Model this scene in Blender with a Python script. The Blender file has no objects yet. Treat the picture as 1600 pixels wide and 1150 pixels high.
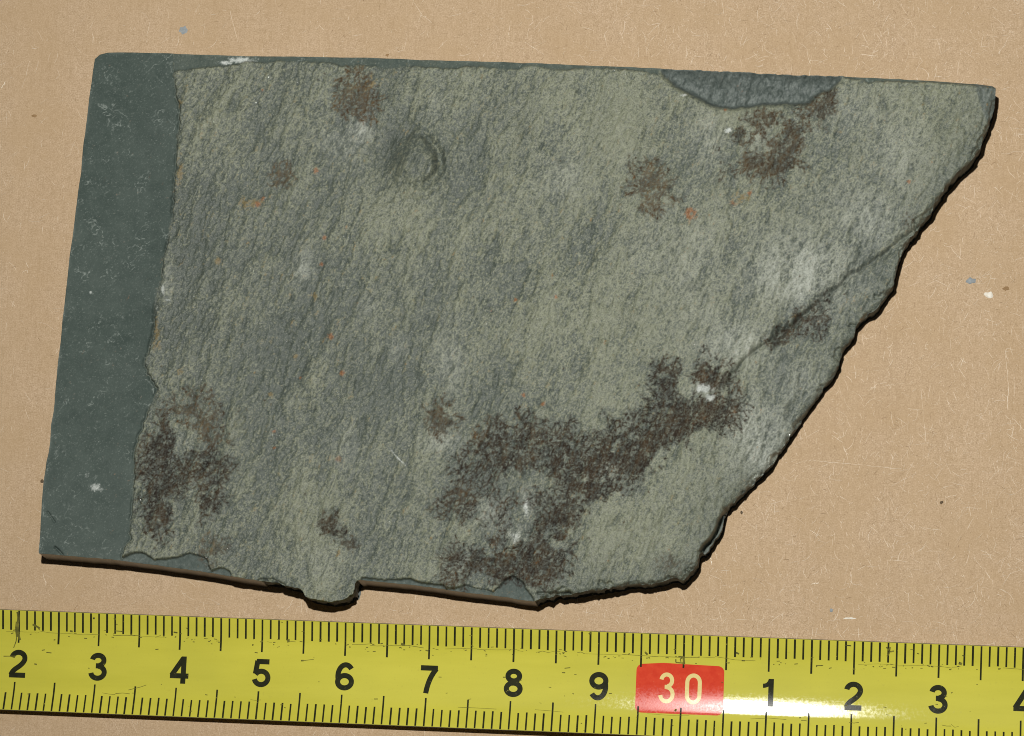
import bpy, bmesh, math, random
import numpy as np
from mathutils import Vector, Matrix

CM = 0.01                                   # everything below is written in centimetres
scene = bpy.context.scene
col = scene.collection
rnd = random.Random(7)

# ------------------------------------------------------------------ camera
CAM = np.array([4.5, -7.7, 40.0])
AIM = np.array([0.0, 0.0, 0.3])
FPX = 5330.0                                # focal length in photo pixels (photo is 1600 x 1150)
fwd = (AIM - CAM) / np.linalg.norm(AIM - CAM)
rgt = np.array([1.0, 0, 0]) - fwd * fwd[0]
rgt /= np.linalg.norm(rgt)
upv = np.cross(rgt, fwd)
cam_data = bpy.data.cameras.new("camera")
cam_data.sensor_width = 36.0
cam_data.lens = FPX / 1600.0 * 36.0
cam_data.clip_start = 0.01
cam_data.clip_end = 10.0
cam = bpy.data.objects.new("camera", cam_data)
col.objects.link(cam)
M = Matrix(((rgt[0], upv[0], -fwd[0], CAM[0] * CM), (rgt[1], upv[1], -fwd[1], CAM[1] * CM),
            (rgt[2], upv[2], -fwd[2], CAM[2] * CM), (0, 0, 0, 1)))
cam.matrix_world = M
scene.camera = cam

# ------------------------------------------------------------------ light: one small flash, dim room around it
world = bpy.data.worlds.new("World")
scene.world = world
world.use_nodes = True
bg = world.node_tree.nodes["Background"]
bg.inputs[0].default_value = (1.0, 0.98, 0.94, 1)
bg.inputs[1].default_value = 0.022
LAMP = (1.45, 2.8, 40.0)
ld = bpy.data.lights.new("camera_flash", 'SPOT')     # the flash throws a soft-edged beam, aimed a little up and right of the slab's middle
ld.energy = 7.8
ld.spot_size = math.radians(75)
ld.spot_blend = 1.0
ld.color = (1.0, 0.985, 0.95)
ld.shadow_soft_size = 0.45 * CM
lamp = bpy.data.objects.new("camera_flash", ld)
lamp.location = [c * CM for c in LAMP]
lamp.rotation_euler = (Vector((4.5, 4.5, 0)) - Vector(LAMP)).to_track_quat('-Z', 'Y').to_euler()
col.objects.link(lamp)
scene.view_settings.view_transform = 'Standard'
scene.view_settings.look = 'None'
scene.view_settings.exposure = 0.0
scene.view_settings.gamma = 1.0
scene.cycles.max_bounces = 6
scene.cycles.filter_width = 1.0


# ------------------------------------------------------------------ helpers
def project(x, y, z):
    d0, d1, d2 = x - CAM[0], y - CAM[1], z - CAM[2]
    w = d0 * fwd[0] + d1 * fwd[1] + d2 * fwd[2]
    return (800 + FPX * (d0 * rgt[0] + d1 * rgt[1] + d2 * rgt[2]) / w,
            575 - FPX * (d0 * upv[0] + d1 * upv[1] + d2 * upv[2]) / w)


def ground_point(px, py, z):
    """The point of the plane at height z (cm) that the photo shows at px, py."""
    a, b = (np.asarray(px, float) - 800) / FPX, (575 - np.asarray(py, float)) / FPX
    dx = fwd[0] + a * rgt[0] + b * upv[0]
    dy = fwd[1] + a * rgt[1] + b * upv[1]
    dz = fwd[2] + a * rgt[2] + b * upv[2]
    t = (z - CAM[2]) / dz
    return CAM[0] + t * dx, CAM[1] + t * dy


def mesh_object(name, verts, faces, mat, parent=None, smooth=True):
    me = bpy.data.meshes.new(name)
    verts = np.asarray(verts, dtype=np.float32) * CM
    if isinstance(faces, np.ndarray):
        nf, k = faces.shape
        me.vertices.add(len(verts))
        me.vertices.foreach_set("co", verts.ravel())
        me.loops.add(nf * k)
        me.loops.foreach_set("vertex_index", faces.astype(np.int32).ravel())
        me.polygons.add(nf)
        me.polygons.foreach_set("loop_start", np.arange(nf, dtype=np.int32) * k)
        me.polygons.foreach_set("loop_total", np.full(nf, k, dtype=np.int32))
        me.update(calc_edges=True)
    else:
        me.from_pydata(verts.tolist(), [], faces)
        me.update()
    me.polygons.foreach_set("use_smooth", np.full(len(me.polygons), smooth, dtype=bool))
    me.materials.append(mat)
    o = bpy.data.objects.new(name, me)
    col.objects.link(o)
    if parent is not None:
        o.parent = parent
    return o


def tag(o, label=None, cat=None, group=None, kind=None):
    for k, v in (("label", label), ("category", cat), ("group", group), ("kind", kind)):
        if v:
            o[k] = v
    return o


def thing(name, label, cat, group=None):
    o = bpy.data.objects.new(name, None)
    o.empty_display_size = 0.01
    col.objects.link(o)
    return tag(o, label, cat, group)


class NT:
    """A small node-tree writer."""
    def __init__(self, name):
        self.m = bpy.data.materials.new(name)
        self.m.use_nodes = True
        self.t = self.m.node_tree
        self.b = self.t.nodes["Principled BSDF"]
        self.coord = self.t.nodes.new("ShaderNodeNewGeometry").outputs["Position"]

    def node(self, kind, **kw):
        n = self.t.nodes.new(kind)
        for k, v in kw.items():
            setattr(n, k, v)
        return n

    def put(self, sock, v):
        if isinstance(v, bpy.types.NodeSocket):
            self.t.links.new(v, sock)
        else:
            sock.default_value = v

    def mapping(self, scale=(1, 1, 1), rot=(0, 0, 0)):
        n = self.node("ShaderNodeMapping")
        self.put(n.inputs["Vector"], self.coord)
        n.inputs["Scale"].default_value = scale
        n.inputs["Rotation"].default_value = rot
        return n.outputs[0]

    def noise(self, scale, detail=3, rough=0.55, vec=None, dist=0.0):
        n = self.node("ShaderNodeTexNoise")
        self.put(n.inputs["Vector"], vec or self.coord)
        n.inputs["Scale"].default_value = scale
        n.inputs["Detail"].default_value = detail
        n.inputs["Roughness"].default_value = rough
        n.inputs["Distortion"].default_value = dist
        return n.outputs["Fac"]

    def ramp(self, v, a, b, lo=0.0, hi=1.0):
        n = self.node("ShaderNodeMapRange")
        n.clamp = True
        self.put(n.inputs[0], v)
        for i, x in enumerate((a, b, lo, hi)):
            n.inputs[i + 1].default_value = x
        return n.outputs[0]

    def math(self, op, a, b=0.0):
        n = self.node("ShaderNodeMath", operation=op)
        self.put(n.inputs[0], a)
        self.put(n.inputs[1], b)
        return n.outputs[0]

    def mix(self, f, a, b, mode='MIX'):
        n = self.node("ShaderNodeMix", data_type='RGBA', blend_type=mode)
        self.put(n.inputs["Factor"], f)
        self.put(n.inputs[6], a if isinstance(a, bpy.types.NodeSocket) else (*a, 1))
        self.put(n.inputs[7], b if isinstance(b, bpy.types.NodeSocket) else (*b, 1))
        return n.outputs[2]

    def attr(self, name):
        n = self.node("ShaderNodeAttribute", attribute_name=name)
        s = self.node("ShaderNodeSeparateColor")
        self.t.links.new(n.outputs["Color"], s.inputs[0])
        return [s.outputs[0], s.outputs[1], s.outputs[2], n.outputs["Alpha"]]

    def bump(self, h, strength, dist_cm):
        n = self.node("ShaderNodeBump")
        self.put(n.inputs["Height"], h)
        n.inputs["Strength"].default_value = strength
        n.inputs["Distance"].default_value = dist_cm * CM
        self.t.links.new(n.outputs[0], self.b.inputs["Normal"])

    def lacquer(self, color, height, rough, amount=0.20):
        """Flat colour under a thin clear lacquer (a narrow highlight without a wide veil)."""
        self.bump(height, 0.06, 0.002)
        self.done(color, 0.42, 0.045 if amount > 0.1 else 0.012)
        nrm = self.b.inputs["Normal"].links[0].from_socket
        g = self.node("ShaderNodeBsdfAnisotropic", distribution='BECKMANN')
        self.put(g.inputs["Roughness"], rough)
        self.put(g.inputs["Normal"], nrm)
        g.inputs["Color"].default_value = (1, 1, 1, 1)
        f = self.node("ShaderNodeFresnel")
        f.inputs["IOR"].default_value = 1.5
        m = self.node("ShaderNodeMixShader")
        self.put(m.inputs[0], self.math('MULTIPLY', f.outputs[0], amount))
        self.t.links.new(self.b.outputs[0], m.inputs[1])
        self.t.links.new(g.outputs[0], m.inputs[2])
        self.t.links.new(m.outputs[0], self.t.nodes["Material Output"].inputs[0])
        return self.m

    def done(self, color, rough=0.6, spec=0.5):
        self.put(self.b.inputs["Base Color"], color if isinstance(color, bpy.types.NodeSocket) else (*color, 1))
        self.put(self.b.inputs["Roughness"], rough)
        self.put(self.b.inputs["Specular IOR Level"], spec)
        return self.m


# ------------------------------------------------------------------ materials
def cardboard_material():
    n = NT("cardboard")
    fine = n.noise(5600, 2, 0.7)
    mid = n.noise(1500, 4, 0.65)
    blotch = n.noise(140, 4, 0.6)
    streak = n.noise(2600, 3, 0.6, n.mapping((1.0, 0.12, 1.0), (0, 0, math.radians(4))))
    thread = n.noise(3000, 2, 0.6, n.mapping((0.16, 1.0, 1.0), (0, 0, math.radians(-20))))
    flute = n.noise(260, 1, 0.5, n.mapping((1.0, 0.015, 1.0), (0, 0, math.radians(5))))
    c = n.mix(n.ramp(mid, 0.3, 0.7), (0.382, 0.272, 0.166), (0.478, 0.350, 0.228))
    c = n.mix(n.ramp(fine, 0.50, 0.72, 0, 0.62), c, (0.64, 0.505, 0.355))
    c = n.mix(n.ramp(fine, 0.48, 0.28, 0, 0.60), c, (0.250, 0.170, 0.095))
    c = n.mix(n.ramp(streak, 0.56, 0.78, 0, 0.35), c, (0.56, 0.425, 0.28))
    c = n.mix(n.ramp(streak, 0.45, 0.25, 0, 0.35), c, (0.30, 0.205, 0.112))
    c = n.mix(n.ramp(thread, 0.62, 0.80, 0, 0.25), c, (0.57, 0.435, 0.29))
    c = n.mix(n.ramp(blotch, 0.35, 0.65, 0, 0.5), c, (0.400, 0.280, 0.158))
    c = n.mix(n.ramp(flute, 0.40, 0.65, 0, 0.08), c, (0.53, 0.39, 0.245))
    h = n.math('ADD', n.math('MULTIPLY', fine, 0.8), n.math('ADD', mid, n.math('MULTIPLY', flute, 0.6)))
    n.bump(h, 0.4, 0.006)
    return n.done(c, 0.92, 0.12)


def slate_material():
    """Weathered coating, smooth green-grey stone, fresh blue-grey breaks, mineral and rust stains: driven by masks stored on the mesh."""
    n = NT("slate")
    band, scar, white, coat = n.attr("zone")
    dend, brown, rust, ochre = n.attr("stain")
    pale, dark, bdust, _ = n.attr("tone")
    fine = n.noise(7000, 2, 0.6)
    mid = n.noise(2200, 3, 0.6)
    body = n.mix(n.ramp(mid, 0.3, 0.7), (0.050, 0.064, 0.054), (0.088, 0.103, 0.085))
    gold = n.mix(n.ramp(mid, 0.3, 0.7), (0.172, 0.184, 0.124), (0.246, 0.260, 0.180))
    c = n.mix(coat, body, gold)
    c = n.mix(pale, c, n.mix(n.ramp(mid, 0.3, 0.7), (0.270, 0.290, 0.245), (0.380, 0.400, 0.345)))
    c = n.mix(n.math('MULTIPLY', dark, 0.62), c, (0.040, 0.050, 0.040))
    c = n.mix(n.ramp(fine, 0.50, 0.30, 0, 0.55), c, (0.040, 0.049, 0.045))
    c = n.mix(n.ramp(fine, 0.54, 0.74, 0, 0.45), c, (0.300, 0.310, 0.240))
    # smooth cut band
    bmid = n.noise(500, 4, 0.65)
    bc = n.mix(n.ramp(bmid, 0.3, 0.7), (0.043, 0.060, 0.052), (0.064, 0.084, 0.073))
    bc = n.mix(n.ramp(n.noise(5200, 2, 0.6), 0.52, 0.78, 0, 0.40), bc, (0.130, 0.152, 0.135))
    bc = n.mix(bdust, bc, (0.215, 0.245, 0.220))
    c = n.mix(band, c, bc)
    # fresh break
    sc = n.mix(n.ramp(n.noise(2300, 5, 0.75, n.mapping((1, 0.7, 1), (0, 0, -0.45))), 0.34, 0.68),
               (0.048, 0.063, 0.057), (0.140, 0.162, 0.147))
    c = n.mix(scar, c, sc)
    # stains
    c = n.mix(ochre, c, n.mix(n.ramp(fine, 0.35, 0.65), (0.140, 0.098, 0.034), (0.200, 0.145, 0.055)))
    dk = n.mix(n.math('POWER', brown, 1.6), (0.021, 0.0170, 0.0140), (0.086, 0.056, 0.028))
    c = n.mix(dend, c, dk)
    c = n.mix(rust, c, n.mix(n.ramp(fine, 0.35, 0.65), (0.16, 0.060, 0.018), (0.29, 0.120, 0.040)))
    c = n.mix(white, c, n.mix(n.ramp(fine, 0.3, 0.7), (0.36, 0.40, 0.37), (0.62, 0.64, 0.60)))
    n.bump(n.math('ADD', fine, n.math('MULTIPLY', mid, 0.8)), 0.7, 0.006)
    r = n.math('ADD', n.ramp(fine, 0.3, 0.7, 0.47, 0.58), n.math('MULTIPLY', n.math('MAXIMUM', dend, band), 0.16))
    return n.done(c, r, n.math('SUBTRACT', 0.31, n.math('MULTIPLY', n.math('MAXIMUM', dend, n.math('MULTIPLY', band, 0.85)), 0.26)))


def sawn_material():
    n = NT("sawn_slate")
    s = n.noise(900, 3, 0.6, n.mapping((1, 1, 6)))
    c = n.mix(n.ramp(s, 0.3, 0.7), (0.050, 0.045, 0.033), (0.105, 0.092, 0.062))
    n.bump(s, 0.2, 0.004)
    return n.done(c, 0.34, 0.6)


def broken_material():
    n = NT("broken_slate")
    s = n.noise(1200, 4, 0.65, n.mapping((1, 1, 5)))
    c = n.mix(n.ramp(s, 0.3, 0.7), (0.045, 0.055, 0.052), (0.150, 0.165, 0.150))
    n.bump(s, 0.6, 0.01)
    return n.done(c, 0.7, 0.3)


def tape_material():
    n = NT("yellow_paint")
    a = n.noise(300, 4, 0.6, n.mapping((0.15, 1.0, 1.0), (0, 0, 0.036)))
    b = n.noise(2600, 3, 0.6)
    c = n.mix(n.ramp(a, 0.3, 0.7), (0.455, 0.424, 0.044), (0.515, 0.478, 0.056))
    c = n.mix(n.ramp(b, 0.62, 0.80, 0, 0.35), c, (0.33, 0.29, 0.05))
    c = n.mix(n.ramp(n.noise(70, 3, 0.6), 0.45, 0.75, 0, 0.35), c, (0.385, 0.370, 0.050))
    scr = n.noise(3800, 2, 0.6, n.mapping((0.05, 1.0, 1.0), (0, 0, 0.05)))
    h = n.math('ADD', scr, n.math('MULTIPLY', n.noise(5200, 2, 0.6), 0.8))
    return n.lacquer(c, h, n.ramp(b, 0.35, 0.75, 0.12, 0.16))


def print_material(name, c0, c1, worn, gloss=0.03):
    n = NT(name)
    s = n.noise(3200, 4, 0.7)
    c = n.mix(n.ramp(n.noise(1200, 3, 0.6), 0.3, 0.7), c0, c1)
    c = n.mix(n.ramp(s, 0.66, 0.72, 0, 0.8), c, worn)
    return n.lacquer(c, n.noise(5200, 2, 0.6), n.ramp(s, 0.3, 0.7, 0.14, 0.20), gloss)


def plain_material(name, c0, c1, rough=0.7, scale=2500, spec=0.3):
    n = NT(name)
    return n.done(n.mix(n.ramp(n.noise(scale, 3, 0.6), 0.3, 0.7), c0, c1), rough, spec)


MAT_CARD = cardboard_material()
MAT_SLATE = slate_material()
MAT_SAWN = sawn_material()
MAT_BROKEN = broken_material()
MAT_TAPE = tape_material()
MAT_INK = print_material("black_print", (0.014, 0.016, 0.008), (0.026, 0.027, 0.012), (0.36, 0.32, 0.06))
MAT_RED = print_material("red_print", (0.52, 0.040, 0.018), (0.59, 0.060, 0.026), (0.66, 0.20, 0.08), 0.07)
MAT_CREAM = print_material("cream_print", (0.62, 0.50, 0.19), (0.68, 0.56, 0.24), (0.60, 0.22, 0.08), 0.07)
MAT_STEEL = plain_material("dark_steel", (0.06, 0.055, 0.04), (0.12, 0.11, 0.08), 0.45, 2500, 0.5)
MAT_FIBRE = plain_material("pale_fibre", (0.58, 0.46, 0.32), (0.86, 0.78, 0.64), 0.8, 500)
MAT_FIBRE_DARK = plain_material("dark_fibre", (0.14, 0.08, 0.035), (0.26, 0.165, 0.08), 0.8, 500)
MAT_GLINT = plain_material("mica", (0.70, 0.72, 0.70), (0.92, 0.92, 0.88), 0.36, 500, 0.5)
MAT_GLINT.node_tree.nodes["Principled BSDF"].inputs["Metallic"].default_value = 0.9

# ------------------------------------------------------------------ the cardboard the things lie on
ground = mesh_object("cardboard_ground", [(-30, -30, 0), (30, -30, 0), (30, 30, 0), (-30, 30, 0)], [(0, 1, 2, 3)], MAT_CARD)
tag(ground, "plain brown cardboard sheet under the slate and the tape", kind="structure")


def fibres(name, count, mat, rng, wlo, whi, llo, lhi, label):
    V, F = [], []
    for _ in range(count):
        px = rng.uniform(-40, 1640)
        # loose fibres stand denser on the right of the sheet
        if rng.uniform() > 0.35 + 0.65 * min(1.0, max(0.0, (px - 200) / 900)):
            px = rng.uniform(900, 1640)
        py = rng.uniform(-40, 1190)
        x, y = ground_point(px, py, 0.0)
        L = llo + (lhi - llo) * rng.uniform() ** 4
        w = rng.uniform(wlo, whi)
        a = rng.normal(math.pi / 2, 0.55) if rng.uniform() < 0.45 else rng.uniform(0, math.pi)
        k = rng.normal(0, 0.7)
        seg = 4
        z0 = rng.uniform(0.0012, 0.0035)
        base = len(V)
        for i in range(seg + 1):
            aa = a + k * (i / seg - 0.5)
            z = z0 + 0.003 * math.sin(math.pi * i / seg) * rng.uniform(0.2, 1)
            ww = w * (0.5 if i in (0, seg) else 1.0)
            V.append((x - math.sin(aa) * ww / 2, y + math.cos(aa) * ww / 2, z))
            V.append((x + math.sin(aa) * ww / 2, y - math.cos(aa) * ww / 2, z))
            x += math.cos(aa) * L / seg
            y += math.sin(aa) * L / seg
        for i in range(seg):
            F.append((base + 2 * i, base + 2 * i + 1, base + 2 * i + 3, base + 2 * i + 2))
    o = mesh_object(name, V, np.array(F), mat, ground)
    return tag(o, label, kind="stuff")


rng = np.random.default_rng(11)
fibres("paper_fibres", 17000, MAT_FIBRE, rng, 0.0010, 0.0030, 0.010, 0.20, "pale loose paper fibres on the cardboard")
fibres("dark_fibres", 4500, MAT_FIBRE_DARK, rng, 0.0010, 0.0030, 0.008, 0.10, "dark short fibres in the cardboard")


def long_fibre(pts, w):
    V, F = [], []
    P = [ground_point(*p, 0.0) for p in pts]
    Q = []
    for a, b in zip(P[:-1], P[1:]):
        Q += [(a[0] + (b[0] - a[0]) * i / 8, a[1] + (b[1] - a[1]) * i / 8) for i in range(8)]
    Q.append(P[-1])
    r = np.random.default_rng(int(pts[0][0]))
    for i, (x, y) in enumerate(Q):
        a, b = Q[max(0, i - 1)], Q[min(len(Q) - 1, i + 1)]
        L = math.hypot(b[0] - a[0], b[1] - a[1])
        nx, ny = -(b[1] - a[1]) / L, (b[0] - a[0]) / L
        j = r.normal(0, 0.004)
        ww = w * r.uniform(0.25, 1.0)
        V += [(x + nx * (j + ww / 2), y + ny * (j + ww / 2), 0.004), (x + nx * (j - ww / 2), y + ny * (j - ww / 2), 0.004)]
    for i in range(len(Q) - 1):
        F.append((2 * i, 2 * i + 1, 2 * i + 3, 2 * i + 2))
    mesh_object("long_fibre", V, np.array(F), MAT_FIBRE, ground)


for pts, w in (([(1237, 727), (1262, 719), (1290, 721), (1345, 727), (1410, 733)], 0.007), ([(1583, 655), (1600, 672)], 0.008), ([(1570, 548), (1576, 600), (1574, 640)], 0.009),
               ([(1268, 913), (1279, 911)], 0.02), ([(1104, 868), (1111, 874), (1112, 882)], 0.014), ([(1477, 778), (1495, 773)], 0.010), ([(1335, 570), (1337, 590)], 0.009), ([(9, 128), (2, 138)], 0.014),
               ([(47, 96), (40, 118)], 0.006), ([(1345, 85), (1372, 88)], 0.010), ([(820, 66), (850, 85)], 0.006), ([(360, 20), (372, 66)], 0.005), ([(1440, 610), (1446, 690)], 0.006), ([(1392, 760), (1432, 740)], 0.005), ([(1520, 870), (1548, 905)], 0.006)):
    long_fibre(pts, w * 0.75)


def crumb(name, px, py, rx, ry, h, mat, label, cat, seed):
    """A low irregular lump: a ring of rim points, a smaller upper ring and a cap."""
    r = np.random.default_rng(seed)
    x, y = ground_point(px, py, 0.0)
    nn = 11
    V = []
    jit = r.uniform(0.7, 1.25, nn)
    for f, z in ((1.0, 0.0005), (0.8, h * 0.7), (0.4, h)):
        for i in range(nn):
            a = 2 * math.pi * i / nn
            V.append((x + rx * f * jit[i] * math.cos(a), y + ry * f * jit[i] * math.sin(a), z * r.uniform(0.8, 1.15)))
    V.append((x, y, h))
    F = []
    for k in range(2):
        for i in range(nn):
            j = (i + 1) % nn
            F.append((k * nn + i, k * nn + j, (k + 1) * nn + j, (k + 1) * nn + i))
    for i in range(nn):
        F.append((2 * nn + i, 2 * nn + (i + 1) % nn, 3 * nn))
    return tag(mesh_object(name, V, F, mat, smooth=True), label, cat)


MAT_BLUE = plain_material("blue_grey_stone", (0.20, 0.225, 0.235), (0.29, 0.31, 0.31))
MAT_WHITE = plain_material("white_grit", (0.60, 0.55, 0.45), (0.78, 0.75, 0.66))
MAT_DIRT = plain_material("dark_dirt", (0.05, 0.035, 0.02), (0.12, 0.08, 0.04))
MAT_TAN = plain_material("brown_dirt", (0.22, 0.13, 0.055), (0.30, 0.19, 0.09))
crumb("stone_crumb", 1517, 439, 0.058, 0.040, 0.012, MAT_BLUE, "blue-grey stone crumb lying on bare cardboard beyond the broken edge", "crumb", 1)
crumb("grit_grain", 1545, 461, 0.060, 0.042, 0.012, MAT_WHITE, "whitish grain of grit just below the blue-grey crumb", "crumb", 2)
crumb("dirt_speck", 1572, 451, 0.048, 0.026, 0.006, MAT_TAN, "brown dirt speck right beside the whitish grit grain", "speck", 3)
crumb("dust_smear", 286, 47, 0.05, 0.05, 0.003, MAT_BLUE, "faint grey smear of stone dust above the slab's smooth end", "smear", 4)
crumb("dirt_speck", 53, 181, 0.035, 0.02, 0.006, MAT_TAN, "brown speck level with the top of the smooth stone band", "speck", 5)
crumb("dirt_speck", 1159, 801, 0.016, 0.022, 0.006, MAT_DIRT, "black speck beside the loose sliver on the broken edge", "speck", 6)
crumb("dirt_speck", 1471, 785, 0.022, 0.018, 0.006, MAT_DIRT, "black speck alone on open cardboard between broken edge and tape", "speck", 7)
crumb("dirt_speck", 1299, 954, 0.020, 0.024, 0.006, MAT_BLUE, "dark grey speck on the cardboard just above the tape between 1 and 2", "speck", 8)
crumb("dirt_speck", 66, 752, 0.02, 0.024, 0.006, MAT_DIRT, "dark speck touching the left sawn edge of the slab", "speck", 9)
crumb("grit_grain", 1327, 966, 0.068, 0.012, 0.008, MAT_WHITE, "thin white splinter lying just above the tape", "crumb", 10)
crumb("dirt_speck", 605, 86, 0.024, 0.018, 0.006, MAT_TAN, "brown speck just above the slab's top sawn edge", "speck", 12)

# ------------------------------------------------------------------ the slate slab
OUT_TOP = [(148, 92), (156, 85), (168, 82), (209, 81.7), (261, 83), (313, 85), (400, 87.4), (500, 88.6), (583, 90), (687, 94),
           (800, 97), (920, 102), (1035, 106.5), (1120, 110), (1200, 114), (1330, 120), (1435, 125), (1526, 131), (1551, 134.4), (1556, 138)]
OUT_RIGHT = [(1555, 164), (1551, 177), (1546, 190), (1541, 205), (1535, 220), (1531, 231), (1524, 240), (1516, 253), (1505, 262), (1497, 268),
             (1491, 276), (1478, 290), (1470, 303), (1459, 320), (1453, 333), (1442, 345), (1430, 361), (1416, 378), (1409, 391),
             (1404, 408), (1400, 423), (1399, 432), (1397, 442), (1386, 456), (1376, 471), (1368, 481), (1357, 486.6), (1345, 498),
             (1337, 506), (1335, 517), (1333, 523), (1326, 531), (1316, 544), (1313, 555), (1311, 567), (1306, 576), (1295, 592),
             (1284, 606), (1272, 623), (1260, 640), (1244, 663), (1222, 696), (1200, 728), (1186, 742), (1165, 763), (1150, 778),
             (1134, 795), (1131, 804), (1129, 813), (1128, 820), (1126, 826), (1117, 839), (1112, 848), (1103, 861), (1100, 864),
             (1096, 862), (1092, 865), (1091, 872), (1090, 880), (1083, 890), (1075, 899), (1068, 905), (1064, 906.5), (1057, 903),
             (1049, 903), (1040, 906), (1030, 909), (1009, 912.5), (988, 912.7), (962, 917), (936, 921.5), (915, 923), (902, 926),
             (865, 930), (848, 934)]
OUT_BOT = [(836, 939.5), (822, 938), (785, 932), (747, 927.5), (710, 923), (672, 917), (635, 912.5), (597, 909), (580, 907.4), (567, 906)]
OUT_NUB = [(558.5, 907.4), (555, 911.5), (554.5, 921), (552, 929), (543, 934), (535, 937.5), (519, 940.4), (502, 939), (486, 936),
           (478, 933), (475, 926), (470, 920.4), (460, 918), (450, 916.4), (441, 914), (431, 910)]
OUT_BOT2 = [(408, 908), (389, 905), (364, 901), (350, 898.4), (312, 892), (275, 887), (237, 881.6), (200, 877), (162, 873), (125, 870),
            (95, 867.5), (61, 864.7)]
OUT_LEFT = [(60, 862), (62.6, 833), (65, 786), (68, 752), (72.5, 721), (75.7, 708), (78, 692), (79.6, 664), (83.5, 644), (87.4, 600),
            (91.3, 559), (95, 530), (96.5, 512), (100.5, 475), (104.4, 441), (108.3, 402), (115, 355), (120, 316), (126.5, 269),
            (130.5, 222), (135.7, 185), (141, 141), (145, 112)]


def rough(pts, amp, step, seed):
    """Subdivide a run of outline points and jitter the new ones."""
    r = np.random.default_rng(seed)
    out = []
    for (x0, y0), (x1, y1) in zip(pts[:-1], pts[1:]):
        L = math.hypot(x1 - x0, y1 - y0)
        k = max(1, int(L / step))
        for i in range(k):
            t = i / k
            j = r.normal(0, amp) if i else r.normal(0, amp * 0.4)
            out.append((x0 + (x1 - x0) * t + j * (y1 - y0) / L, y0 + (y1 - y0) * t - j * (x1 - x0) / L))
    return out


runs = [(OUT_TOP, 0.25, 14, 0), (OUT_RIGHT, 0.9, 5, 1), (OUT_BOT, 0.3, 9, 2), (OUT_NUB, 0.7, 5, 1), (OUT_BOT2, 0.3, 9, 2), (OUT_LEFT, 0.25, 12, 3)]
outline, side_of = [], []
for i, (pts, amp, step, side) in enumerate(runs):
    nxt = runs[(i + 1) % len(runs)][0][0]
    seg = rough(pts + [nxt], amp, step, 40 + i)
    outline += seg
    side_of += [side] * len(seg)
outline = np.array(outline)
side_of = np.array(side_of)

G = 0.0096                                    # grid pitch in cm, about one pixel
T0 = 0.48                                     # slab thickness in cm
ox, oy = ground_point(outline[:, 0], outline[:, 1], T0 - 0.01)
x_min, x_max, y_min, y_max = ox.min() - 2 * G, ox.max() + 2 * G, oy.min() - 2 * G, oy.max() + 2 * G
gx = np.arange(x_min, x_max, G)
gy = np.arange(y_min, y_max, G)
NX, NY = len(gx), len(gy)
X, Y = np.meshgrid(gx, gy)                    # shape (NY, NX)
S, T = project(X, Y, T0 - 0.01)               # slab-plane coordinates used to place its features


def inside(poly_x, poly_y, PX, PY):
    m = np.zeros(PX.shape, bool)
    n = len(poly_x)
    for i in range(n):
        xa, ya, xb, yb = poly_x[i], poly_y[i], poly_x[(i + 1) % n], poly_y[(i + 1) % n]
        if ya == yb:
            continue
        lo, hi = min(ya, yb), max(ya, yb)
        m ^= (PY >= lo) & (PY < hi) & (PX < xa + (PY - ya) * (xb - xa) / (yb - ya))
    return m


def inside_px(poly):
    p = np.array(poly, float)
    x0, x1, y0, y1 = p[:, 0].min(), p[:, 0].max(), p[:, 1].min(), p[:, 1].max()
    out = np.zeros(S.shape, bool)
    w = (S > x0 - 2) & (S < x1 + 2) & (T > y0 - 2) & (T < y1 + 2)
    js, is_ = np.where(w)
    if len(js) == 0:
        return out
    sl = (slice(js.min(), js.max() + 1), slice(is_.min(), is_.max() + 1))
    out[sl] = inside(p[:, 0], p[:, 1], S[sl], T[sl])
    return out


def line_dist(poly, reach, closed=False):
    """Distance in photo pixels from every grid point to a polyline (capped at reach)."""
    p = np.array(poly, float)
    d = np.full(S.shape, reach, np.float32)
    n = len(p)
    for i in range(n if closed else n - 1):
        a, b = p[i], p[(i + 1) % n]
        w = (S > min(a[0], b[0]) - reach) & (S < max(a[0], b[0]) + reach) & (T > min(a[1], b[1]) - reach) & (T < max(a[1], b[1]) + reach)
        s, t = S[w], T[w]
        ex, ey = b - a
        L2 = ex * ex + ey * ey + 1e-9
        q = np.clip(((s - a[0]) * ex + (t - a[1]) * ey) / L2, 0, 1)
        d[w] = np.minimum(d[w], np.hypot(s - a[0] - q * ex, t - a[1] - q * ey))
    return d


PXG = 130 * G                                  # photo pixels per grid step
fyq = np.fft.fftfreq(NY)[:, None] / PXG
fxq = np.fft.rfftfreq(NX)[None, :] / PXG


def noise(lam, seed, stretch=1.0, angle=0.0, power=0.0):
    """Smooth random field with wavelength lam (photo px), stretched along angle (radians, image up is positive)."""
    r = np.random.default_rng(seed)
    f = np.fft.rfft2(r.standard_normal((NY, NX)))
    ca, sa = math.cos(angle), math.sin(angle)
    u = (fxq * ca + fyq * sa) * stretch
    v = -fxq * sa + fyq * ca
    k = np.sqrt(u * u + v * v) * lam
    h = np.exp(-(k * k) * 1.2)
    if power:
        h = k / (0.25 + k ** 2.2)
        h = h * np.exp(-(k / 4.0) ** 2)
    h[0, 0] = 0
    o = np.fft.irfft2(f * h, s=(NY, NX))
    return (o / o.std()).astype(np.float32)


def blur(m, sig):
    """Gaussian blur, sigma in photo pixels."""
    k2 = fxq ** 2 + fyq ** 2
    return np.fft.irfft2(np.fft.rfft2(m.astype(np.float32)) * np.exp(-2 * (math.pi * sig) ** 2 * k2), s=(NY, NX)).astype(np.float32)


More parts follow.
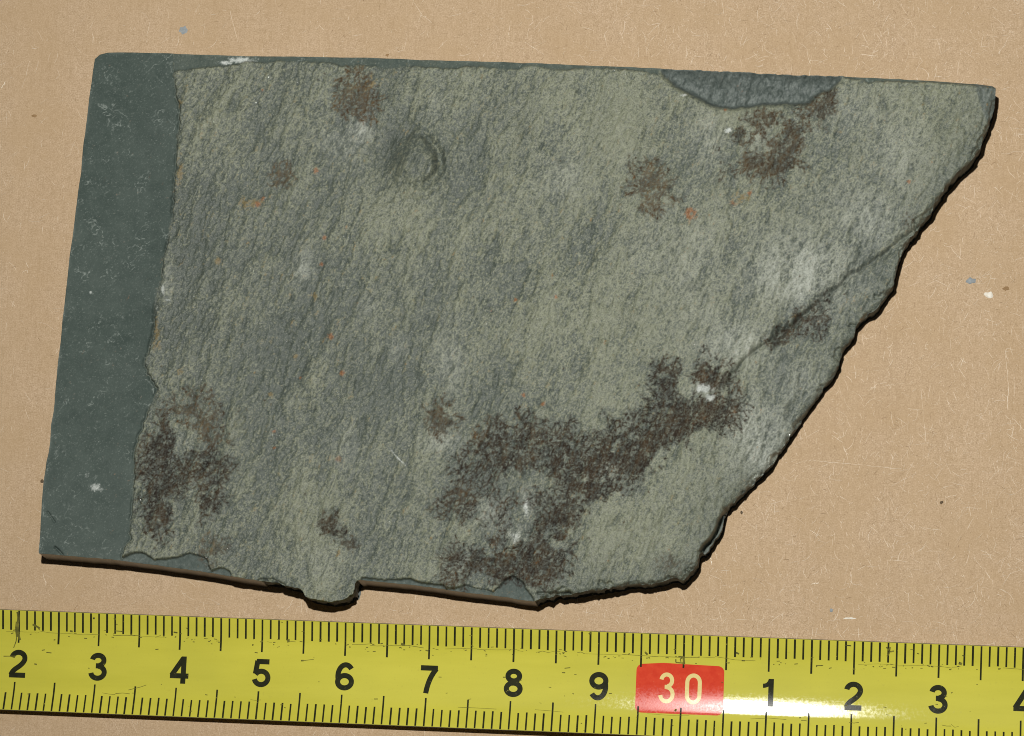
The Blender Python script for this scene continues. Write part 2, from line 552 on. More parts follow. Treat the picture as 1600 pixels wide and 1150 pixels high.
def blob(cx, cy, rx, ry, ang=0.0):
    """1 at the centre falling smoothly to 0 at about the ellipse's rim."""
    ca, sa = math.cos(math.radians(ang)), math.sin(math.radians(ang))
    dx, dy = S - cx, T - cy
    q = ((dx * ca + dy * sa) / rx) ** 2 + ((-dx * sa + dy * ca) / ry) ** 2
    return np.exp(-1.4 * q)


def smooth(a, lo, hi):
    t = np.clip((a - lo) / (hi - lo), 0, 1)
    return t * t * (3 - 2 * t)


IN = inside(ox, oy, X, Y)
GRAIN = math.radians(69)
n_fine = noise(2.8, 1, 1.5, GRAIN)
n_streak = noise(17, 9, 5.0, math.radians(74))
n_small = noise(6.5, 2, 2.6, GRAIN)
n_mid = noise(15, 3, 2.8, GRAIN)
n_groove = noise(11, 8, 3.0, GRAIN)
n_big = noise(55, 4, 2.2, math.radians(72))
n_huge = noise(150, 5, 1.8, math.radians(80))
n_white = noise(2.2, 6)

# --- zones
band_line = [(271, 100), (271, 112), (274, 146), (280.5, 175), (279, 206), (275, 243), (271, 284), (269, 334), (263.5, 363), (257, 389),
             (252, 426), (240, 475), (239, 512), (232, 543), (224.4, 569), (235, 593), (245, 606), (235, 632), (227, 656), (216.6, 679),
             (209, 705), (210, 750), (206, 786), (202, 823), (203.5, 843), (193, 857), (189, 880)]
jit = rough(band_line, 1.1, 5, 77)
band_poly = jit + [(189, 1000), (0, 1000), (0, 0), (271, 0)]
top_poly = [(265, 60), (265, 112)] + rough([(271, 112), (300, 108), (330, 106), (345, 104), (372, 103), (384, 97), (410, 99), (440, 96), (480, 97), (520, 99), (535, 106),
            (560, 101), (600, 107), (640, 104), (690, 108), (740, 105), (800, 109), (830, 104), (880, 110), (930, 107), (990, 110), (1035, 118)], 0.8, 6, 78) + [(1040, 60)]
scar_line = [(1030, 108), (1040, 120), (1055, 133), (1078, 146), (1100, 156), (1119, 164), (1146, 168), (1168, 164), (1191, 161), (1223, 160),
             (1246, 158.6), (1265, 158.6), (1270, 150), (1295, 139.5), (1314, 127), (1320, 118)]
scar_poly = rough(scar_line, 0.9, 5, 79) + [(1320, 60), (1030, 60)]
top2_poly = [(1318, 60)] + rough([(1318, 122), (1345, 125), (1358, 131), (1372, 127), (1400, 128), (1440, 129), (1480, 131), (1520, 134), (1540, 137)], 0.8, 5, 80) + [(1575, 140), (1575, 60)]
flakeA_line = [(189, 880), (190, 872), (206, 865.6), (215, 863.4), (226, 865.6), (236, 872), (240, 876), (252, 874), (275, 872), (286, 868.4), (297, 864.7),
               (312, 869), (322, 873), (325, 884), (331, 893), (340, 889), (350, 888), (358, 893), (362, 903)]
flakeA = rough(flakeA_line, 0.6, 5, 81) + [(362, 930), (189, 930)]
flakeB_line = [(694, 930), (698, 920), (715, 919), (728, 914.5), (740, 919), (760, 922), (770, 926), (777, 919), (790, 905), (800, 899), (815, 908), (826, 924), (838, 945)]
flakeB = rough(flakeB_line, 0.6, 5, 82) + [(838, 960), (694, 960)]
flakeC_line = [(560, 915), (566, 902), (590, 905), (620, 906), (640, 904), (660, 911), (680, 913), (694, 915), (700, 925)]
flakeC = rough(flakeC_line, 0.6, 5, 83) + [(700, 950), (560, 950)]
nubflake_line = [(402, 912), (405, 906), (412, 905.5), (420, 906), (425, 905), (434, 909), (444, 914)]
sliver_line = [(1134, 795), (1124, 812), (1118, 828), (1110, 842), (1100, 851), (1095, 860)]
sliver = rough(sliver_line, 0.6, 4, 84) + [(1096, 880), (1145, 850), (1145, 795)]

m_band = inside_px(band_poly)
m_top = (inside_px(top_poly) | inside_px(top2_poly)) & ~m_band
m_scar = inside_px(scar_poly)
m_flA, m_flB, m_flC = inside_px(flakeA), inside_px(flakeB), inside_px(flakeC)
m_sliver = inside_px(sliver)
m_corner = blur(inside_px([(1524, 133), (1527, 150), (1533, 170), (1541, 190), (1575, 190), (1575, 120), (1530, 120)]), 1.2)
m_top &= ~m_scar
m_band &= ~m_flA
soft_band = blur(m_band, 0.9)
soft_top = blur(m_top, 1.3)
soft_scar = blur(m_scar, 1.3)
soft_fl = blur(m_flA | m_flB | m_flC, 0.9)

# --- relief (cm)
weath = 0.0120 * n_huge + 0.0120 * n_big + 0.0042 * n_streak + 0.0058 * n_mid + 0.0036 * n_small + 0.0026 * n_fine
grooves = np.clip(-n_groove - 1.25, 0, 2)
weath = weath - 0.0050 * grooves
Z = T0 + 0.01 + weath
d_right = line_dist(OUT_RIGHT, 90)
right_far = smooth(S, 1000, 1150)
Z = Z - 0.03 * np.exp(-d_right / 3.0) - 0.10 * np.exp(-d_right / 30.0) * smooth(T, 400, 580) * smooth(880 - T, 0, 120)
ledge = 1.0 + 4.0 * noise(26, 41) + 1.5 * noise(7, 42)          # cleavage layers left standing along the break
Z = Z - 0.05 * smooth(ledge - d_right, -0.6, 0.6) - 0.05 * smooth(0.6 * ledge - 2.5 + 2.0 * noise(12, 43) - d_right, -0.6, 0.6)
# step across the diagonal break: the corner beyond it lies lower
crack = [(1140, 590), (1160, 566), (1182, 545), (1200, 533), (1216, 520), (1245, 499), (1268, 480), (1290, 461), (1318, 441), (1330, 428), (1347, 417), (1372, 400), (1400, 380), (1440, 350)]
crack_j = rough(crack, 1.0, 7, 85)
low_poly = crack_j + [(1500, 420), (1500, 700), (1150, 960), (980, 930), (1020, 700)]
m_low = inside_px(low_poly)
soft_low = blur(m_low, 3.2)
d_crack = np.abs(line_dist(crack_j, 30) + 0.9 * n_mid + 0.7 * n_small)
Z = Z - 0.045 * soft_low * smooth(S, 1100, 1200) - 0.030 * np.exp(-(d_crack / 3.0) ** 2) - 0.040 * np.exp(-(d_crack / 8.5) ** 2)
# rounded dent with a crescent rim
def arc(cx, cy, r, a0, a1, n=18):
    return [(cx + r * math.cos(math.radians(a0 + (a1 - a0) * i / n)), cy + r * math.sin(math.radians(a0 + (a1 - a0) * i / n))) for i in range(n + 1)]
Z = Z + 0.125 * blob(652, 256, 40, 46) - 0.075 * blob(604, 240, 30, 56) - 0.050 * blob(640, 206, 24, 11, -50)
rim = arc(645, 253, 42, -62, 82)
d_rim = line_dist(rim, 26) + 1.0 * n_mid + 0.8 * n_small
rim_w = 0.35 + 0.65 * smooth(S - 0.35 * (T - 253), 640, 688)
Z = Z - 0.070 * rim_w * np.exp(-(d_rim / 6.5) ** 2) + 0.022 * np.exp(-(line_dist(arc(645, 253, 54, -20, 80), 26) / 7.0) ** 2) - 0.020 * np.exp(-(line_dist(arc(645, 253, 41, -35, 10), 20) / 7.0) ** 2)
Z = Z + 0.012 * np.exp(-(line_dist(arc(645, 253, 32, -10, 55), 20) / 4.5) ** 2)
d_gr = line_dist([(604, 100), (607, 140), (612, 180), (625, 205)], 30)
Z = Z - 0.014 * np.exp(-(d_gr / 9.0) ** 2)
Z = Z - 0.016 * np.exp(-(line_dist([(830, 110), (818, 170), (806, 240)], 40) / 12) ** 2)
# small raised crystals
Z = Z + 0.045 * blob(1104, 614, 11, 8, 20) + 0.05 * blob(804, 838, 13, 12) + 0.03 * blob(822, 792, 9, 24, 18) + 0.02 * blob(905, 690, 10, 16)
Z = Z - 0.03 * np.exp(-(line_dist([(790, 858), (800, 859), (808, 857), (816, 850)], 10) / 2.0) ** 2)
# smooth band, chamfered top, scar, flakes
zb = T0 - 0.012 + 0.0016 * n_huge + 0.0006 * n_mid + 0.00018 * n_fine
Z = Z * (1 - soft_band) + zb * soft_band
d_band = line_dist(jit, 12)
Z = Z - 0.050 * np.exp(-(d_band / 1.8) ** 2) * smooth(n_mid, -1.6, 0.6)
d_topedge = line_dist(OUT_TOP, 60)
zt = T0 - 0.014 - 0.006 * np.exp(-d_topedge / 3.0) + 0.002 * n_mid + 0.001 * n_small
Z = Z * (1 - soft_top) + zt * soft_top
zs = T0 - 0.20 + 0.17 * np.exp(-d_topedge / 15.0) + 0.008 * n_big + 0.008 * n_mid + 0.006 * n_small + 0.003 * n_fine
zs = zs + 0.02 * np.exp(-(line_dist([(1100, 118), (1170, 128), (1215, 132), (1262, 142)], 30) / 9) ** 2)
ss = np.maximum(blur(m_scar, 4.0), 0)
Z = Z * (1 - ss) + zs * ss
zf = T0 - 0.045 + 0.004 * n_mid + 0.0015 * n_small
Z = Z * (1 - soft_fl) + zf * soft_fl
Z = np.where(m_sliver, 0.30 + 0.008 * n_mid, Z)
for ln, dep, wid in ((flakeA_line[:], 0.020, 1.3), (flakeB_line[:8], 0.028, 1.3), (nubflake_line, 0.06, 1.6),
                     ([(85.6, 855), (90, 859), (96.5, 866)], 0.07, 1.5), ([(74, 800), (79, 807), (84.5, 815)], 0.04, 1.4),
                     ([(841, 927), (860, 927), (890, 925)], 0.06, 1.5), ([(80, 690), (95, 706), (112, 718)], 0.008, 2.0),
                     (sliver_line, 0.22, 1.6)):
    Z = Z - dep * np.exp(-(line_dist(ln, 9) / wid) ** 2)
Z = Z + 0.006 * blob(150, 762, 12, 9)
Z = Z.astype(np.float32)

# --- mineral stains: branching growth on a fine raster of the slab plane
RW, RH = 1600, 1000
yy, xx = np.mgrid[0:RH, 0:RW].astype(np.float32)


def rnoise(lam, seed):
    r = np.random.default_rng(seed)
    f = np.fft.rfft2(r.standard_normal((RH, RW)))
    k = np.sqrt(np.fft.fftfreq(RH)[:, None] ** 2 + np.fft.rfftfreq(RW)[None, :] ** 2) * lam
    o = np.fft.irfft2(f * np.exp(-1.2 * k * k), s=(RH, RW))
    return o / o.std()


env_fine = 0.75 * rnoise(4.6, 23) + 0.45 * rnoise(10, 24)
env_noise = 0.20 * rnoise(34, 21) + 0.12 * rnoise(12, 22)
# group: (label, brown 0..1, strength, [(cx, cy, rx, ry, angle, density)])
GROUPS = [
    ("rusty brown mineral patch near the top sawn edge", 0.85, 0.9, [(557, 152, 34, 40, 0, 1.0), (556, 118, 20, 18, 0, 0.5), (562, 180, 22, 16, 20, 0.7)]),
    ("small brown mineral bloom", 0.9, 0.8, [(440, 278, 20, 19, 0, 1.1)]),
    ("brown loose mineral bloom", 0.75, 0.8, [(1020, 292, 37, 37, 0, 1.05), (1024, 320, 18, 18, 0, 0.9)]),
    ("brown ring-shaped mineral bloom round a bluish centre", 0.62, 0.9, [(1204, 228, 54, 48, 0, 1.0), (1168, 250, 30, 24, 0, 1.0), (1198, 192, 38, 18, 0, 0.9), (1232, 222, 26, 38, 0, 1.1), (1205, 262, 34, 16, 0, 1.0), (1158, 215, 14, 26, 0, 0.7)]),
    ("brown feathery mineral bloom under the broken top edge", 0.6, 0.9, [(1272, 178, 32, 28, 0, 1.05), (1292, 154, 18, 17, 0, 1.0)]),
    ("dark mineral streak along the diagonal crack", 0.45, 0.9, [(1222, 524, 26, 14, -35, 1.0), (1262, 495, 32, 20, -35, 0.9), (1288, 470, 14, 12, -35, 0.6), (1272, 510, 26, 18, -20, 0.5)]),
    ("blackish mineral growth beside the white crystal", 0.36, 1.0, [(1060, 640, 54, 46, 0, 1.3), (1080, 655, 60, 26, -30, 1.35), (1112, 585, 36, 36, 0, 1.2), (1128, 640, 34, 36, 0, 1.0), (1042, 590, 30, 30, 0, 0.8), (1020, 690, 46, 28, -20, 1.1), (1150, 612, 18, 18, 0, 0.6)]),
    ("black branching mineral growth running down from the crystal", 0.32, 1.0, [(960, 712, 50, 36, -30, 1.3), (915, 765, 40, 34, -30, 1.15), (890, 705, 30, 42, 0, 0.85), (975, 670, 40, 22, 0, 0.6), (960, 760, 46, 22, -20, 0.45), (878, 730, 24, 26, 0, 1.1), (1000, 720, 40, 26, -35, 1.2), (930, 735, 40, 26, -40, 1.2), (990, 655, 30, 16, -20, 0.5)]),
    ("dark mineral patch below the middle of the face", 0.4, 0.95, [(770, 690, 42, 40, 0, 0.9), (800, 722, 34, 22, 0, 1.0), (820, 680, 30, 36, 0, 0.8), (845, 700, 26, 40, 0, 0.7), (735, 735, 34, 22, 0, 0.5)]),
    ("small brown mineral bloom left of the dark patch", 0.62, 0.85, [(690, 655, 31, 31, 0, 1.1)]),
    ("brownish mineral patch at the edge of the dark growth", 0.45, 0.9, [(718, 782, 36, 30, 0, 0.85), (760, 768, 22, 20, 0, 0.4)]),
    ("dark mineral crust near the bottom sawn edge", 0.36, 0.95, [(735, 880, 44, 34, 0, 0.95), (790, 885, 44, 32, 0, 1.0), (850, 850, 46, 36, -30, 0.95), (880, 805, 34, 26, -40, 1.1), (850, 892, 40, 24, 0, 0.9), (775, 838, 18, 34, 20, 0.6), (770, 805, 44, 44, 0, 0.42), (850, 800, 30, 40, 0, 0.6), (715, 905, 26, 16, 0, 0.8), (830, 880, 40, 34, 0, 1.0), (820, 905, 30, 14, 0, 0.8)]),
    ("brown mineral bloom beside the smooth band", 0.7, 0.8, [(310, 640, 44, 36, 0, 0.7), (335, 675, 30, 24, 0, 0.7)]),
    ("dark mineral growth along the smooth band", 0.35, 0.95, [(252, 690, 34, 36, 0, 1.1), (250, 745, 26, 40, 0, 0.9), (300, 715, 44, 24, 0, 0.7), (335, 758, 32, 34, 0, 1.0), (320, 790, 26, 28, 0, 1.1), (245, 805, 34, 34, 0, 0.95), (258, 770, 26, 26, 0, 1.0), (240, 720, 30, 50, 0, 0.6), (330, 735, 40, 30, 0, 0.6), (290, 745, 20, 20, 0, 0.9)]),
    ("small dark mineral bloom above the broken nub", 0.4, 0.9, [(514, 827, 24, 23, 0, 1.2)]),
    ("small brown mineral bloom beside the dark one above the nub", 0.6, 0.85, [(546, 852, 16, 14, 0, 0.9)]),
    ("faint brown mineral patch near the bottom edge flakes", 0.75, 0.65, [(330, 855, 26, 22, 0, 0.8), (336, 880, 14, 8, 0, 0.6)]),
    ("faint brown mineral patch by the lower broken corner", 0.7, 0.55, [(1062, 886, 22, 18, 0, 0.6), (1040, 880, 18, 14, 0, 0.4)]),
    ("small brown mineral speckle on the right edge", 0.7, 0.75, [(1420, 342, 11, 20, 0, 0.6)]),
]
HOLES = [(1192, 224, 27, 27), (285, 690, 18, 22), (300, 800, 11, 30), (766, 805, 13, 16), (1066, 606, 13, 24), (1103, 614, 13, 10), (812, 820, 22, 26), (262, 780, 10, 8), (860, 850, 14, 10), (745, 905, 16, 12)]
hole = np.zeros((RH, RW), np.float32)
for cx, cy, rx, ry in HOLES:
    hole = np.maximum(hole, np.exp(-1.2 * (((xx - cx) / rx) ** 2 + ((yy - cy) / ry) ** 2)))

ink = np.zeros((RH + 8, RW + 8), np.float32)
browns = np.full((RH, RW), 0.5, np.float32)
bw = np.full((RH, RW), 1e-6, np.float32)
haze_ink = np.zeros((RH, RW), np.float32)
bleach = np.zeros((RH, RW), np.float32)        # the coating is gone where the dark mineral grew
region = []
rg = random.Random(5)
for gi, (lab, brown, strength, ells) in enumerate(GROUPS):
    F = np.full((RH, RW), -1.0, np.float32)
    dens = np.zeros((RH, RW), np.float32)
    for cx, cy, rx, ry, ang, de in ells:
        ca, sa = math.cos(math.radians(ang)), math.sin(math.radians(ang))
        dx, dy = xx - cx, yy - cy
        q = 1 - np.sqrt(((dx * ca + dy * sa) / rx) ** 2 + ((-dx * sa + dy * ca) / ry) ** 2)
        F = np.maximum(F, q)
        dens = np.maximum(dens, de * np.clip(q * 2.2, 0, 1))
    Fn = F + 0.17 + 1.35 * env_noise - 0.9 * hole
    region.append(F)
    w = np.clip(F + 0.35, 0, 1)
    browns = (browns * bw + brown * w) / (bw + w)
    bw = bw + w
    g = 1.15 * env_fine + 2.3 * np.clip(Fn * 1.7, 0, 1) * np.clip(dens, 0, 1.25) - 1.50
    haze_ink = np.maximum(haze_ink, np.clip((g + 0.45) / 1.0, 0, 1) * (Fn > 0) * strength * (1.02 - 0.25 * brown))
    bleach = np.maximum(bleach, np.clip(Fn * 2.2 + 0.15, 0, 1) * np.clip(1.25 - brown, 0, 1))
    for cx, cy, rx, ry, ang, de in ells:
        seeds = max(6, int(rx * ry * 0.048 * de))
        tips = []
        for _ in range(seeds):
            a, rr = rg.uniform(0, 6.283), math.sqrt(0.12 + 0.78 * rg.random())
            x, y = cx + rx * rr * math.cos(a), cy + ry * rr * math.sin(a)
            tips.append([x, y, math.atan2(y - cy, x - cx) + rg.gauss(0, 0.45), 0])
        guard = 0
        while tips and guard < 9000:
            guard += 1
            x, y, a, age = tips.pop(rg.randrange(len(tips)))
            for _ in range(rg.randint(3, 8)):
                a += rg.gauss(0, 0.20)
                nx, ny = x + math.cos(a) * 1.1, y + math.sin(a) * 1.1
                ix, iy = int(nx), int(ny)
                if not (2 <= ix < RW - 2 and 2 <= iy < RH - 2) or Fn[iy, ix] < 0:
                    age = 99
                    break
                lx, ly = int(nx + math.cos(a) * 2.8), int(ny + math.sin(a) * 2.8)
                if 0 <= lx < RW and 0 <= ly < RH and ink[ly, lx] > 0.5 and rg.random() < 0.6:
                    age = 99
                    break
                x, y = nx, ny
                v = strength * rg.uniform(0.75, 1.0) * min(1.0, 0.45 + 3.0 * Fn[iy, ix])
                ink[iy, ix] = max(ink[iy, ix], v)
                if rg.random() < 0.75:
                    ink[iy + rg.choice((0, 1)), ix + 1] = v
            age += 1
            if age < 4 and rg.random() < 0.88:
                tips.append([x, y, a, age])
                if rg.random() < 0.55:
                    tips.append([x, y, a + rg.choice((-1, 1)) * rg.uniform(0.5, 1.0), age])
ink = ink[:RH, :RW]
# soften by half a pixel
ink = 0.52 * ink + 0.12 * (np.roll(ink, 1, 0) + np.roll(ink, -1, 0) + np.roll(ink, 1, 1) + np.roll(ink, -1, 1))
ink = np.clip(ink * 1.45, 0, 1)


def sample(a):
    s = np.clip(S, 0, RW - 2)
    t = np.clip(T, 0, RH - 2)
    i, j = s.astype(int), t.astype(int)
    u, v = s - i, t - j
    return a[j, i] * (1 - u) * (1 - v) + a[j, i + 1] * u * (1 - v) + a[j + 1, i] * (1 - u) * v + a[j + 1, i + 1] * u * v


not_band = 1 - np.maximum(soft_band, np.maximum(soft_scar, 0.7 * soft_top))
dend = np.clip(np.maximum(sample(ink), sample(haze_ink)) * not_band * (0.90 + 0.16 * n_fine + 0.16 * n_white), 0, 1)
brown_v = np.clip(sample(browns) + 0.10 * n_mid + 0.10 * n_small, 0, 1)

RUST = [(1079, 334, 12, 11), (495, 268, 6, 6), (508, 372, 5, 5), (503, 413, 5, 5), (516, 525, 7, 7), (534, 583, 5, 5), (848, 631, 6, 5),
        (869, 465, 4, 4), (1172, 303, 6, 6), (1145, 318, 6, 6), (410, 310, 5, 6), (404, 320, 6, 7), (428, 674, 5, 4), (428, 700, 5, 4), (806, 468, 4, 4),
        (469, 590, 4, 4), (1133, 172, 4, 4), (411, 142, 4, 4), (530, 718, 8, 8), (818, 617, 4, 5), (768, 486, 3, 3), (1420, 285, 7, 5)]
OCHRE = [(388, 318, 20, 13), (282, 265, 6, 28), (281, 165, 9, 9), (281, 581, 7, 7), (490, 461, 5, 5), (462, 556, 6, 5), (422, 615, 5, 5), (244, 515, 7, 22),
         (342, 408, 6, 6), (246, 540, 8, 10), (530, 866, 7, 6), (1160, 310, 18, 10), (405, 317, 8, 8), (500, 729, 6, 5), (575, 130, 14, 16), (1241, 492, 6, 5), (1310, 205, 6, 4)]
rust = np.zeros(S.shape, np.float32)
for cx, cy, rx, ry in RUST:
    rust = np.maximum(rust, blob(cx, cy, rx * 1.05, ry * 1.05))
rust = rust + 0.35 * blob(1079, 334, 13, 12) - 1.1 * blob(1080, 335, 3.5, 3.5)
rust = smooth(rust + 0.12 * n_small + 0.12 * n_white, 0.34, 0.95) * 0.75
rust[(T > 700) & (T < 735)] *= 0.55
ochre = np.zeros(S.shape, np.float32)
for cx, cy, rx, ry in OCHRE:
    ochre = np.maximum(ochre, blob(cx, cy, rx * 1.2, ry * 1.2))
ochre = np.clip(smooth(ochre + 0.20 * n_small + 0.16 * n_fine + 0.12 * n_white - 0.08, 0.40, 1.05) * 0.70, 0, 1) * not_band

# --- coating, pale and dark patches of the weathered face, painted sheen and shade among them
field = 0.335 + 0.12 * n_huge + 0.10 * n_big + 0.25 * smooth(S, 450, 1100)  # coating tone rises to the right, painting in the brighter sheen there
for cx, cy, rx, ry, a in ((960, 190, 130, 90, .22), (1000, 840, 90, 60, .30), (1130, 180, 40, 20, .3), (700, 330, 120, 90, .05), (470, 130, 70, 40, .10), (480, 760, 120, 90, .06),
                          (1460, 230, 90, 80, -.30), (300, 300, 60, 160, -.12), (420, 560, 160, 120, -.06), (1380, 420, 60, 40, -.25), (1230, 640, 70, 90, -.12), (640, 240, 70, 70, -.30), (560, 430, 110, 60, -.04), (905, 480, 100, 80, .10)):
    field = field + a * blob(cx, cy, rx, ry)
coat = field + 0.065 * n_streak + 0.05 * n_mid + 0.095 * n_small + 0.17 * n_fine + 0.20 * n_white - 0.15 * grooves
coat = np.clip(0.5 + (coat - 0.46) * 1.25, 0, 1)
pale = np.zeros(S.shape, np.float32)  # pale patches; the broad right-hand ones paint a sheen into the colour
for cx, cy, rx, ry, a in ((563, 204, 20, 24, .85), (540, 225, 40, 26, .35), (880, 275, 44, 40, .32), (475, 418, 16, 26, .55), (690, 690, 34, 22, .45), (1108, 215, 30, 50, .35),
                          (762, 800, 30, 26, .38), (824, 790, 12, 26, .60), (806, 835, 20, 18, .6), (1255, 425, 95, 66, .85), (1190, 690, 60, 80, .70), (1150, 540, 60, 46, .6), (1080, 420, 60, 120, .25), (1240, 600, 50, 50, .35), (1350, 340, 70, 60, .5), (1400, 250, 60, 80, .3), (705, 570, 26, 60, .30), (1330, 330, 80, 70, .22), (1190, 222, 20, 20, .4),
                          (1100, 610, 24, 16, .7), (620, 545, 20, 20, .2), (575, 480, 16, 16, .25), (1340, 180, 70, 60, .18), (290, 690, 24, 20, .15), (1020, 390, 40, 50, .22), (1100, 490, 60, 30, .22), (680, 160, 10, 40, .15), (545, 700, 26, 50, .15), (500, 880, 60, 30, .14), (720, 880, 14, 14, .4), (945, 735, 30, 18, .3), (265, 440, 12, 40, .25)):
    pale = np.maximum(pale, a * blob(cx, cy, rx, ry))
pale = np.clip(pale * (0.85 + 0.18 * n_streak + 0.22 * n_small + 0.26 * n_fine), 0, 1)
dark = np.zeros(S.shape, np.float32)  # dark patches, some painting shade of the relief and beside the band
for cx, cy, rx, ry, a in ((612, 235, 32, 60, .75), (640, 210, 26, 20, .7), (606, 140, 16, 46, .55), (652, 260, 40, 40, .35), (818, 205, 26, 70, .45), (700, 240, 8, 30, .3), (405, 120, 22, 22, .30), (280, 150, 12, 22, .6),
                          (930, 215, 14, 40, .25), (450, 405, 16, 50, .3), (1080, 450, 12, 14, .5), (540, 560, 30, 60, .22), (985, 500, 30, 26, .22), (1270, 180, 10, 10, .1)):
    dark = np.maximum(dark, a * blob(cx, cy, rx, ry))
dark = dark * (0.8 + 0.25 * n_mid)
dark = np.clip(np.maximum(dark, 0.25 * np.clip(grooves, 0, 1)) + 0.25 * np.exp(-(d_crack / 4) ** 2) + 0.5 * np.exp(-(d_band / 2.2) ** 2) * smooth(n_mid, -1.2, 0.4), 0, 1)  # painted recess shade: grooves, diagonal crack and the band's crevice
white = np.zeros(S.shape, np.float32)
for cx, cy, rx, ry, a in ((150, 762, 11, 8, .8), (375, 94, 28, 6, .75), (352, 98, 12, 5, .8), (1100, 609, 13, 8, .95), (1109, 622, 8, 6, .85), (804, 838, 11, 11, .6), (822, 790, 5, 22, .5), (672, 268, 3, 12, .5),
                          (1138, 205, 8, 4, .9), (255, 455, 3, 12, .7), (262, 469, 5, 2, .8), (245, 480, 3, 9, .55), (142, 457, 3, 3, .8), (193, 497, 4, 3, .5), (130, 742, 14, 8, .25), (140, 425, 3, 2, .4), (90, 700, 6, 10, .2), (1068, 150, 6, 3, .6)):
    white = np.maximum(white, a * blob(cx, cy, rx, ry))
white = np.maximum(white, 0.55 * np.exp(-(line_dist([(612, 704), (618, 712), (626, 720), (634, 727)], 8) / 1.1) ** 2))
white = smooth(white + 0.10 * n_small * (white > 0.1) + 0.08 * n_white * (white > 0.1), 0.18, 0.75) * 0.85
# dusty veins on the smooth band
vein = np.abs(noise(34, 31, 1.6, math.radians(150)) + 0.30 * noise(9, 32))
vein = np.exp(-(vein / 0.055) ** 2) * smooth(noise(40, 33), 0.2, 1.4)
vein2 = np.abs(noise(16, 34, 1.5, math.radians(20)) + 0.25 * noise(6, 35))
vein2 = np.exp(-(vein2 / 0.08) ** 2) * smooth(noise(26, 36), 0.5, 1.7)
bdust = np.clip(0.85 * vein + 0.75 * vein2 + 0.40 * smooth(n_white, 1.3, 2.6) + 0.05 * smooth(noise(120, 37), -1.0, 2.0) + 0.06 * smooth(T, 560, 800), 0, 1)
d_out = line_dist(outline, 10, True)
bdust = np.clip(bdust + 0.45 * np.exp(-d_out / 1.6) * smooth(n_mid, -0.6, 1.0), 0, 1)

zone_scar = np.clip(np.maximum(soft_scar, np.maximum(np.maximum(0.45 * soft_fl, m_sliver * 0.7), 0.75 * m_corner)), 0, 1)
zone_band = np.clip(np.maximum(np.maximum(soft_band, soft_fl), 0.85 * soft_top), 0, 1)
near_edge = np.maximum(0.75 * np.exp(-d_right / 14.0), 0.65 * np.exp(-d_right / 55.0) * smooth(n_big, -2, 0.5))
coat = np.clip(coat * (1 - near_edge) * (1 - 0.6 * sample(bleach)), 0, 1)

# --- mesh: cells inside the outline, outer corners pulled onto it
cell = IN[:-1, :-1] & IN[1:, :-1] & IN[:-1, 1:] & IN[1:, 1:]
cnt = IN[:-1, :-1].astype(int) + IN[1:, :-1] + IN[:-1, 1:] + IN[1:, 1:]
cell = cnt >= 2
used = np.zeros(IN.shape, bool)
used[:-1, :-1] |= cell
used[1:, :-1] |= cell
used[:-1, 1:] |= cell
used[1:, 1:] |= cell
# vertices on the border of the used cells move to the nearest outline point
full = np.zeros(IN.shape, int)
full[:-1, :-1] += cell
full[1:, :-1] += cell
full[:-1, 1:] += cell
full[1:, 1:] += cell
border = used & (full < 4)
bj, bi = np.where(border)
bxp, byp = X[bj, bi], Y[bj, bi]
best = np.full(len(bj), 1e9)
qx, qy, qs = bxp.copy(), byp.copy(), np.zeros(len(bj), int)
nx_, ny_ = np.zeros(len(bj)), np.zeros(len(bj))
NO = len(ox)
for i in range(NO):
    ax, ay, cx, cy = ox[i], oy[i], ox[(i + 1) % NO], oy[(i + 1) % NO]
    ex, ey = cx - ax, cy - ay
    L2 = ex * ex + ey * ey + 1e-12
    q = np.clip(((bxp - ax) * ex + (byp - ay) * ey) / L2, 0, 1)
    d = np.hypot(bxp - ax - q * ex, byp - ay - q * ey)
    w = d < best
    best[w] = d[w]
    qx[w] = ax + q[w] * ex
    qy[w] = ay + q[w] * ey
    qs[w] = side_of[i]
    L = math.sqrt(L2)
    nx_[w], ny_[w] = -ey / L, ex / L           # outline runs clockwise: outward is the left of travel
ok = best < 1.6 * G
X2, Y2 = X.copy(), Y.copy()
X2[bj[ok], bi[ok]] = qx[ok]
Y2[bj[ok], bi[ok]] = qy[ok]
# fine tuck of the arris
Z[bj, bi] -= 0.004
vid = np.full(IN.shape, -1, int)
vid[used] = np.arange(used.sum())
VX = np.stack([X2[used], Y2[used], Z[used]], 1)
cj, ci = np.where(cell)
quads = np.stack([vid[cj, ci], vid[cj, ci + 1], vid[cj + 1, ci + 1], vid[cj + 1, ci]], 1)
attrs = {
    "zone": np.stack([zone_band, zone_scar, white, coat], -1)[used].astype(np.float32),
    "stain": np.stack([dend, brown_v, rust, ochre], -1)[used].astype(np.float32),
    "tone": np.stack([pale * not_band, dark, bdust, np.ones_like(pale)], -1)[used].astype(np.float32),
}

# --- which part each cell belongs to
part = np.zeros(cell.shape, int)
def cellmask(m):
    return m[:-1, :-1]
PARTS = ["weathered_face"]
PLAB = ["rough grey-green weathered face with a yellowish coating"]
def add_part(mask, name, lab):
    PARTS.append(name)
    PLAB.append(lab)
    part[cellmask(mask) & cell] = len(PARTS) - 1
for (lab, brown, strength, ells), F in zip(GROUPS, region):
    add_part(sample(F) + 0.05 * n_small > -0.06, "mineral_stain", lab)
add_part((np.hypot((S - 648) / 44, (T - 253) / 48) < 1), "rounded_dent", "round dent with a crescent-shaped rim")
add_part(blob(1079, 334, 13, 12) > 0.3, "rust_spot", "largest orange rust spot, with a pale centre")
add_part(blob(516, 525, 9, 9) > 0.3, "rust_spot", "small brown rust spot on the middle of the face")
add_part(blob(495, 268, 8, 8) > 0.3, "rust_spot", "small orange rust spot beside a brown bloom")
